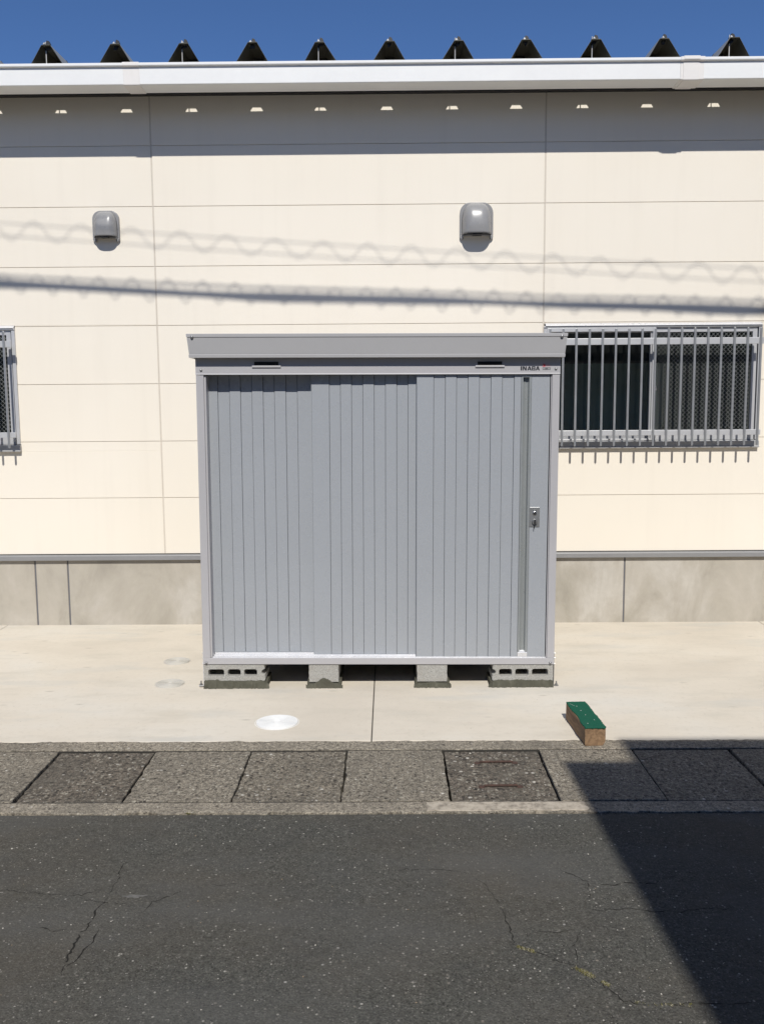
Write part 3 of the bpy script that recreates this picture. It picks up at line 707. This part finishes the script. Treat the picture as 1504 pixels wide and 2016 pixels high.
br = door(YF+.013, adj([.174, .276, .346, .414, .484, .552, .622, .691, .763, .806]), True, ZB+.046, 1.948)
dr = br.build('sliding_door', M['door'], S, fixn=False); dr['label'] = 'right sliding door with the handle channel and lock'
# wide outer edge return on each door so the overlap reads as thickness
for (d_, x, y, z0_, z1_) in ((dm, -.478, YF+.051, ZB+.052, 1.99), (dr, .165, YF+.013, ZB+.046, 1.948)):
    b = MB(); b.box(x-.0015, x+.0008, y-.0005, y+.028, z0_, z1_); b.build('door_edge', M['door'], d_)
# handle channel and lock stile on the right door
yd = YF+.013; z0_, z1_ = ZB+.046, 1.948
b = MB(); b.box(.8585, .9695, yd-.0005, yd+.028, z0_, z1_); b.build('lock_stile', M['door'], dr, bevel=.0015)
b = MB(); xa_, xb_ = .797, .8582; zt_, zb_ = 1.932, .2285; dpt = .026
hc = [(xa_+.0002, yd-.0015), (xa_+.011, yd-.0015), (xa_+.014, yd+dpt*.8), (xa_+.021, yd+dpt), (xa_+.024, yd+dpt-.003), (xa_+.028, yd+dpt-.003), (xa_+.031, yd+dpt), (xa_+.040, yd+dpt), (xa_+.0445, yd+dpt-.004), (xa_+.047, yd-.0015), (xb_-.0005, yd-.0015)]
for p, q in zip(hc, hc[1:]): b.poly([(p[0], p[1], zb_), (q[0], q[1], zb_), (q[0], q[1], zt_), (p[0], p[1], zt_)])
b.box(xa_, xb_, yd-.0018, yd+.022, zt_, z1_); b.box(xa_, xb_, yd+.030, yd+.032, zb_, zt_)
b.build('handle_channel', M['chan'], dr, fixn=False)
b = MB(); b.prism([(yd-.0016, z0_), (yd+.02, z0_), (yd+.02, zb_+.008), (yd+.006, zb_+.004), (yd-.0035, zb_-.004), (yd-.0035, zb_-.006)], 'x', xa_, xb_); b.build('channel_stop', M['rail'], dr, bevel=.001)
# lock
lx, lz0, lz1 = .889, 1.019, 1.1415
b = MB(); b.box(lx-.0315, lx+.0315, yd-.005, yd-.0006, lz0, lz1); lk = b.build('lock', M['lock'], dr, bevel=.0018)
b = MB(); b.lathe((lx, yd-.005, 1.103), [(.0135, 0), (.0135, .0025), (.011, .004), (.009, .004)], 24, axis='y'); b.box(lx-.010, lx+.010, yd-.0085, yd-.005, 1.1185, 1.124); b.build('key_cylinder', M['chrome'], lk, smooth=True)
b = MB(); b.lathe((lx, yd-.009, 1.103), [(.0085, -.001), (.0085, .0006)], 20, axis='y'); b.build('key_slot', M['black'], lk)
b = MB(); b.lathe((lx+.001, yd-.005, 1.050), [(.018, 0), (.018, .003), (.0155, .010), (.0135, .012), (.004, .012)], 24, axis='y'); kn = b.build('lock_knob', M['screw'], lk, smooth=True)
b = MB(); b.box(lx-.0035, lx+.0045, yd-.026, yd-.0172, 1.034, 1.066); b.prism([(lx-.004, 1.035), (lx+.002, 1.036), (lx-.001, 1.014), (lx-.005, 1.013)], 'y', yd-.024, yd-.019); b.build('knob_grip', M['black'], lk, bevel=.001)
# roof fascia
YE = 5.372; b = MB()
xl, xr_ = -1.212, 1.0575
def ring(z, ins, y): return [(xl+ins, y, z), (xr_-ins, y, z), (xr_-ins, YB_+.06, z-.0), (xl+ins, YB_+.06, z)]
lv = [(2.049, .016, YE+.016), (2.0495, .0125, YE+.008), (2.066, .0115, YE+.0075), (2.0695, .0135, YE+.011), (2.0715, .013, YE+.010), (2.166, .0035, YE+.003), (2.168, .006, YE+.0055), (2.1705, .001, YE), (2.1875, -.0005, YE), (2.190, .001, YE+.004)]
R_ = []
for z, ins, y in lv: R_.append(len(b.v)); b.v += ring(z, ins, y)
for k in range(len(R_)-1):
    for j in range(4): b.f.append([R_[k]+j, R_[k]+(j+1) % 4, R_[k+1]+(j+1) % 4, R_[k+1]+j]); b.m.append(0)
b.f.append([R_[0]+j for j in range(4)][::-1]); b.m.append(0)
b.f.append([R_[-1]+j for j in range(4)]); b.m.append(0)
rf = b.build('roof', M['roofp'], S)
b = MB()
for k in range(12): x = -1.15+k*.19; b.prism([(x, 2.1865), (x+.02, 2.1895), (x+.07, 2.1895), (x+.09, 2.1865)], 'y', YE+.03, YB_+.03)
b.build('roof_sheet', M['roofp'], rf)
for x in (-1.177, 1.0225):
    b = MB(); b.lathe((x, YE-.0005, 2.170), [(.0095, 0), (.0095, .003), (.007, .007), (.0025, .0085)], 14, axis='y'); b.box(x-.006, x+.006, YE-.003, YE+.004, 2.1605, 2.1635); b.build('screw', M['screw'], rf, smooth=True)
for x0, x1 in ((XL-.012, XL+.03), (XRt-.03, XRt+.012)):
    b = MB(); b.prism([(x0 if x0 < 0 else x1, 2.0485), (x1-.012 if x0 < 0 else x0+.012, 2.0485), (x1-.012 if x0 < 0 else x0+.012, 2.035)], 'y', YF-.0012, YF+.09); b.build('gusset', M['roofp'], rf)
# maker's name and sticker on the lintel
b = MB(); yy = YF-.0024; q = [0]
def st(x0, z0, w_, h_, pts, mi=0):
    q[0] += 1; o_ = yy-.00006*(q[0] % 5); P = [(x0+px*w_, o_, z0+pz*h_) for px, pz in pts]; b.poly(P, mi)
LX, LZ, LH = .788, 1.972, .0245
def rect(a, c, d, e): return [(a, c), (d, c), (d, e), (a, e)]
x = LX
st(x, LZ, .009, LH, rect(0, 0, 1, 1)); x += .0125
wN = .0235; [st(x, LZ, wN, LH, p) for p in (rect(0, 0, .27, 1), rect(.73, 0, 1, 1), [(.0, 1), (.36, 1), (1, 0), (.64, 0)])]; x += .027
wA = .026; A_ = ([(0, 0), (.28, 0), (.62, 1), (.36, 1)], [(.72, 0), (1, 0), (.66, 1), (.38, 1)], rect(.2, .2, .8, .40)); [st(x, LZ, wA, LH, p) for p in A_]; x += .0265
wB = .022; [st(x, LZ, wB, LH, p) for p in (rect(0, 0, .24, 1), rect(.76, 0, 1, 1), rect(.2, 0, .8, .22), rect(.2, .40, .8, .60), rect(.2, .78, .8, 1))]; x += .0235
[st(x, LZ, wA, LH, p) for p in A_]
b.build('maker_name', M['logo'], S, fixn=False)
b = MB(); q[0] = 0; SX, SZ = .9195, 1.9745
st(SX, SZ, .048, .0155, rect(0, 0, 1, 1), 2); st(SX, SZ+.0195, .0165, .0175, rect(0, 0, 1, 1), 0)
for k in range(6): st(SX+.003+k*.0072, SZ+.003, .0052, .0095, [(.0, 0), (.2, 0), (.5, .7), (.8, 0), (1, 0), (.62, 1), (.38, 1)], 3)
st(SX+.003, SZ+.0225, .003, .009, rect(0, 0, 1, 1), 3); st(SX+.0085, SZ+.0225, .002, .011, rect(0, 0, 1, 1), 3); st(SX+.012, SZ+.0225, .0022, .007, rect(0, 0, 1, 1), 3); st(SX+.0035, SZ+.0325, .010, .0018, rect(0, 0, 1, 1), 3)
for k in range(7): st(SX+.0195+k*.0041, SZ+.022, .0028, .0052, [(0, 0), (1, 0), (1, .4), (.4, .5), (1, .7), (1, 1), (0, 1)], 1)
for k in range(6): st(SX+.0195+k*.0041, SZ+.030, .0028, .0045, [(0, 0), (.9, 0), (.9, .3), (.3, .5), (.9, 1), (0, 1)], 1)
b.build('sticker', [M['red'], M['pink'], M['grey'], M['white']], S, fixn=False)
# tie-down straps and anchors at both front feet
for sg, x in ((-1, XL-.002), (1, XRt+.002)):
    b = MB(); b.box(min(x, x+sg*.003), max(x, x+sg*.003), YF+.02, YF+.05, .012, .22); b.box(min(x, x+sg*.032), max(x, x+sg*.032), YF+.02, YF+.05, .004, .0075)
    an = b.build('anchor_strap', M['rail'] if sg < 0 else M['screw'], S)
    b = MB(); b.lathe((x+sg*.021, YF+.035, .0075), [(.014, 0), (.014, .002), (.008, .0022), (.008, .010), (.0045, .0105), (.0045, .026), (.003, .027)], 8); b.build('anchor_bolt', M['screw'], an)
    for z in (.185, .148, .215):
        b = MB(); b.tube([(x, YF+.033, z), (x+sg*.009, YF+.033, z)], .0045, 6); b.build('screw', M['screw'], an)
S.rotation_euler = (0, math.atan(TL), 0)

# ------------------------------------------------------------------ concrete blocks
def ztop_at(x): return .1515-TL*(x+.07)-.0012
def rrect(x0, x1, z0, z1, r, n_=4, chip=0, R=None):
    P = []
    for (x, z, a0) in ((x1-r, z0+r, -pi/2), (x1-r, z1-r, 0), (x0+r, z1-r, pi/2), (x0+r, z0+r, pi)):
        for k in range(n_+1): a = a0+k/n_*pi/2; P.append((x+r*cos(a), z+r*sin(a)))
    return P
def face_with_holes(x0, x1, z0, z1, holes, y0, y1, root_name, mirror=False, label=''):
    bm = bmesh.new()
    zm = lambda x: z0
    outer = [(x0, z0), (x1, z0), (x1, z1), (x0, z1)]
    if not mirror:   # right end has the half-round groove
        zc = (z0+z1)/2+.004; g_ = [(x1+.016*cos(a)*-1-.0, zc+.0175*sin(a)) for a in [pi/2-pi*k/6 for k in range(7)]]
        g_ = [(x1-.021*cos(a), zc+.0175*sin(a)) for a in [-pi/2+pi*k/8 for k in range(9)]]
        outer = [(x0, z0), (x1-.004, z0), (x1+.003, z0+.01)]+g_+[(x1-.003, z1-.012), (x1-.004, z1), (x0, z1)]
    else:
        zc = (z0+z1)/2+.004; g_ = [(x0+.021*cos(a), zc+.0175*sin(a)) for a in [pi/2-pi*k/8 for k in range(9)]]
        outer = [(x0+.004, z0), (x1, z0), (x1, z1), (x0+.004, z1), (x0+.003, z1-.012)]+g_+[(x0-.003, z0+.01)]
    loops = [outer]+holes; edges = []; fr = []
    for L in loops:
        vs = [bm.verts.new((x, y0, z)) for x, z in L]; fr.append(vs)
        for k in range(len(vs)): edges.append(bm.edges.new((vs[k], vs[(k+1) % len(vs)])))
    res = bmesh.ops.triangle_fill(bm, use_beauty=True, edges=edges)
    ext = bmesh.ops.extrude_face_region(bm, geom=[f for f in bm.faces])
    bmesh.ops.translate(bm, verts=[v for v in ext['geom'] if isinstance(v, bmesh.types.BMVert)], vec=(0, y1-y0, 0))
    bmesh.ops.recalc_face_normals(bm, faces=bm.faces)
    b = MB()
    me = bpy.data.meshes.new('t'); bm.to_mesh(me); bm.free()
    b.v = [tuple(v.co) for v in me.vertices]; b.f = [list(p.vertices) for p in me.polygons]; b.m = [0]*len(b.f); bpy.data.meshes.remove(me)
    return b
GRP = 'concrete blocks under the shed front'
def mortar(parent, x0, x1, z, seed, peak=None, ends=(.018, .018), y=5.436, dep=.39):
    R = random.Random(seed); b = MB(); n_ = 40; top = []; bot = []; v = 0
    for i in range(n_+1):
        t = i/n_; x = x0-ends[0]+(x1-x0+ends[0]+ends[1])*t; v = v*.7+R.gauss(0, .0016)
        h = z+v+(R.random() < .1)*.003
        if peak: h = z*.55+peak*math.exp(-((t-.5)/.22)**2)+v
        if x < x0: h = min(h, z*.35+.3*R.random()*z)
        if x > x1: h = min(h, z*.35+.3*R.random()*z)
        top.append((x, h)); bot.append((x, -.004))
    for i in range(n_):
        (xa_, ha), (xb_, hb) = top[i], top[i+1]
        j0, j1 = R.uniform(-.003, .003), R.uniform(-.003, .003)
        b.poly([(xa_, y-.014-j0*2, -.004), (xb_, y-.014-j0*2, -.004), (xb_, y-.004, hb), (xa_, y-.004, ha)])
        b.poly([(xa_, y-.004, ha), (xb_, y-.004, hb), (xb_, y+.004, hb+.001), (xa_, y+.004, ha+.001)])
    b.box(x0-ends[0]*.6, x1+ends[1]*.6, y+.001, y+dep, -.004, z*.9)
    me_ = b.build('mortar_bed', M['mortar'], parent, fixn=False); return me_
def blk(b, seed):
    return b
zt_ = ztop_at(-.97); zb_ = .046
hz0, hz1 = .0765, .1215
b = face_with_holes(-1.171, -.786, zb_, zt_, [rrect(-1.142, -1.043, hz0, hz1, .013), rrect(-1.019, -.939, hz0, hz1, .013), rrect(-.9165, -.8355, hz0, hz1, .013)], 5.436, 5.626, 'b')
o = b.build('concrete_block', M['block'], None, bevel=.002, seg=1); tag(o, 'hollow concrete block with three slots at the left end of the shed', 'concrete block', GRP); mortar(o, -1.171, -.786, .050, 1, ends=(.001, .026), dep=.2)
b = MB()
zt_ = ztop_at(.82)
b = face_with_holes(.642, 1.0225, .040, zt_, [rrect(.684, .764, hz0-.006, hz1-.006, .013), rrect(.786, .868, hz0-.006, hz1-.006, .013), rrect(.890, .990, hz0-.006, hz1-.006, .013)], 5.436, 5.626, 'b', mirror=True)
o = b.build('concrete_block', M['block'], None, bevel=.002, seg=1); tag(o, 'hollow concrete block with three slots at the right end of the shed', 'concrete block', GRP); mortar(o, .642, 1.0225, .043, 2, ends=(.024, .001), dep=.2)
for x0, x1, lb, pk, sd in ((-.509, -.323, 'solid faced concrete block left of the middle, with a mortar peak on it', .040, 3), (.170, .358, 'solid faced concrete block right of the middle, with flat mortar', .012, 4)):
    b = MB(); zt_ = ztop_at((x0+x1)/2); n_ = 12; zs = [.030+(zt_-.030)*k/n_ for k in range(n_+1)]; R = random.Random(sd)
    P = [(x0+R.uniform(-.0015, .0015), z) for z in zs[::-1]]+[(x1+R.uniform(-.0015, .0015), z) for z in zs]
    b.prism(P, 'y', 5.437, 5.827)
    o = b.build('concrete_block', M['block'], None, bevel=.002, seg=1); tag(o, lb, 'concrete block', GRP); mortar(o, x0, x1, .042, sd, peak=pk, ends=(.02, .026))

for x0, x1, lb in ((-1.171, -.786, 'rear concrete block in the dark behind the left slotted end block'), (-.509, -.323, 'rear concrete block in the dark behind the block with the mortar peak'), (.170, .358, 'rear concrete block in the dark behind the block with flat mortar'), (.642, 1.0225, 'rear concrete block in the dark behind the right slotted end block')):
    b = MB(); b.box(x0, x1, 6.20, 6.58, 0, ztop_at((x0+x1)/2)); o = b.build('concrete_block', M['block'], None, bevel=.003); tag(o, lb, 'concrete block', 'concrete blocks under the shed back')

# ------------------------------------------------------------------ wood block with carpet top
ang = radians(2.4); F0 = Vector((1.003, 4.436, 0))
def wloc(u, v, z): return (F0.x+u*cos(ang)-v*sin(ang), F0.y+u*sin(ang)+v*cos(ang), z)
b = MB(); wd, ln, ht = .108, .408, .0955
sec = [(.004, .0025), (wd-.014, .0025), (wd-.002, .020), (wd, .03), (wd, ht), (0, ht), (0, .006)]
n_ = 10; rings = []
for k in range(n_+1):
    v = ln*k/n_; rings.append(len(b.v)); b.v += [wloc(u+(RX.uniform(-.0008, .0008)), v, z) for u, z in sec]
for k in range(n_):
    for j in range(len(sec)): b.f.append([rings[k]+j, rings[k]+(j+1) % len(sec), rings[k+1]+(j+1) % len(sec), rings[k+1]+j]); b.m.append(0)
b.f.append([rings[0]+j for j in range(len(sec))]); b.m.append(0); b.f.append([rings[-1]+j for j in range(len(sec))]); b.m.append(0)
wb = b.build('wood_block', M['wood'], None, bevel=.0025); tag(wb, 'brown squared timber block with green carpet on top, lying on the apron edge', 'wood block')
b = MB(); P = []; R = random.Random(5)
for i in range(18): P.append((wd*i/18, -.005+R.uniform(-.003, .003)))
for i in range(50): P.append((wd+.002+R.uniform(-.003, .003), ln*i/50))
for i in range(18): P.append((wd-wd*i/18, ln+.001+R.uniform(-.001, .002)))
for i in range(50):
    t = 1-i/50; o_ = .006 if .25 < t < .62 else .0; P.append((o_*sin((t-.25)/.37*pi) if o_ else -.001+R.uniform(-.003, .003), ln*t))
b.prism([wloc(u, v, 0)[:2] for u, v in P], 'z', ht+.0002, ht+.0062); ct = b.build('carpet_pad', M['carpet'], wb, bevel=.0015)
b = MB(); P = [wloc(u, v, ht+.0063)[:3] for u, v in ((.012, .375), (.026, .345), (.030, .335))]
b.tube(P, .0008, 5)
for u, v in ((.04, .33), (.045, .26), (.052, .19), (.078, .11), (.03, .06)):
    x, y, z = wloc(u, v, ht+.0062); b.lathe((x, y, z), [(.0028, 0), (.002, .0012)], 8)
b.build('staple', M['zinc'], ct)

# ------------------------------------------------------------------ overhead cables (out of frame, they throw the shadows on the wall)
def back(X, z, Yw=4.2): s_ = (D-Yw)/.932; return Vector((X+.068*s_, Yw, z+s_))
b = MB(); zc = lambda X: 3.13-.0676*(X+2.78)+.003*(X-.0)**2*.5
xs = [-14+.25*i for i in range(117)]
up = [back(x, zc(x)+.048) for x in xs]; dn = [back(x, zc(x)-.048) for x in xs]
b.tube(up, .0024, 6); b.tube(dn, .0024, 6); hx = []
ph = lambda X: 2*pi*(X+2.779)/.3665
X = -8.0
while X < 8.0: p = back(X, zc(X)); am = .047+.006*sin(X*1.3)+.004*sin(X*3.1+1); a = ph(X)+.35*sin(X*1.7)+.2*sin(X*4.3); hx.append(p+Vector((0, sin(a)*.05, cos(a)*am+.004*sin(X*2.3)))); X += .02
b.tube(hx, .0023, 6)
o = b.build('overhead_cable', M['cable'], None, smooth=True, fixn=False); tag(o, 'thin spiral wrapped overhead cable casting the upper wavy shadow on the wall', 'cable', 'overhead cables')
b = MB(); pts = [(-14, 3.20), (-3.047, 2.738), (-2.048, 2.684), (-1.05, 2.633), (-.252, 2.607), (.545, 2.577), (1.342, 2.543), (2.138, 2.526), (2.934, 2.495), (14, 2.30)]
def zt2(x):
    for (a, za), (c, zc_) in zip(pts, pts[1:]):
        if a <= x <= c: return za+(zc_-za)*(x-a)/(c-a)
    return pts[-1][1]
xs = [-13+.1*i for i in range(261)]; rad = [.0225+.004*sin(x*2.1+2.5)+.002*sin(x*5.3) for x in xs]
b.tube([back(x, zt2(x)+.006*sin(x*1.7)) for x in xs], rad, 10)
b.tube([back(x, zt2(x)+.072) for x in xs], .0035, 6); b.tube([back(x, zt2(x)+.058) for x in xs], .003, 6)
hx = []; X = -7.0
while X < 7.0: p = back(X, zt2(X)+.012); a = 2*pi*(X+2.783)/.2565+.5*sin(X*1.9)+.3*sin(X*5.2); hx.append(p+Vector((0, sin(a)*.05, cos(a)*(.052+.012*sin(X*2.7))))); X += .015
b.tube(hx, .0034, 6)
o = b.build('overhead_cable', M['cable'], None, smooth=True, fixn=False); tag(o, 'thick bundled overhead cable casting the lower dark band of shadow on the wall', 'cable', 'overhead cables')

# ------------------------------------------------------------------ house behind the camera: throws the shadow at lower right
H2 = empty('house', (-8, -10, 0), 'unseen second house, added behind the camera to block sky light', 'house')  # unseen house added as an occluder, cuts sky light on the shed doors
b = MB(); b.box(-15, .2, -13, -7.5, 0, 5.6); b.build('wall', M['hw'], H2)
b = MB(); b.prism([(-6.9, 5.55), (-10.2, 6.8), (-13.6, 5.55), (-13.6, 5.7), (-10.2, 6.97), (-6.9, 5.7)], 'x', -15.6, .7); b.build('roof', M['hr'], H2)
Hh = empty('house', (6, -4, 0), 'house across the road, seen only by the shadow it throws at lower right', 'house')
b = MB(); b.box(1.55, 12, -8.5, -.35, 0, 4.2); b.box(2.0, 12, -8.4, -1.9, 4.2, 6.35); b.build('wall', M['hw'], Hh)
b = MB()
v0 = [(1.142, .23, 4.30), (1.300, -3.1, 5.62), (1.30, -4.2, 6.05), (1.30, -8.9, 4.3)]
v1 = [(12.4, .23, 4.30), (12.4, -3.1, 5.62), (12.4, -4.2, 6.05), (12.4, -8.9, 4.3)]
i = 0
for k in range(3):
    p, q, r, s_ = v0[k], v0[k+1], v1[k+1], v1[k]
    b.poly([p, q, r, s_]); b.poly([(t[0], t[1], t[2]-.14) for t in (p, q, r, s_)]); b.poly([p, q, (q[0], q[1], q[2]-.14), (p[0], p[1], p[2]-.14)])
b.poly([v0[0], v1[0], (v1[0][0], v1[0][1], v1[0][2]-.14), (v0[0][0], v0[0][1], v0[0][2]-.14)])
b.box(1.64, 12.4, -8.9, -1.52, 6.38, 6.5)
b.build('roof', M['hr'], Hh)
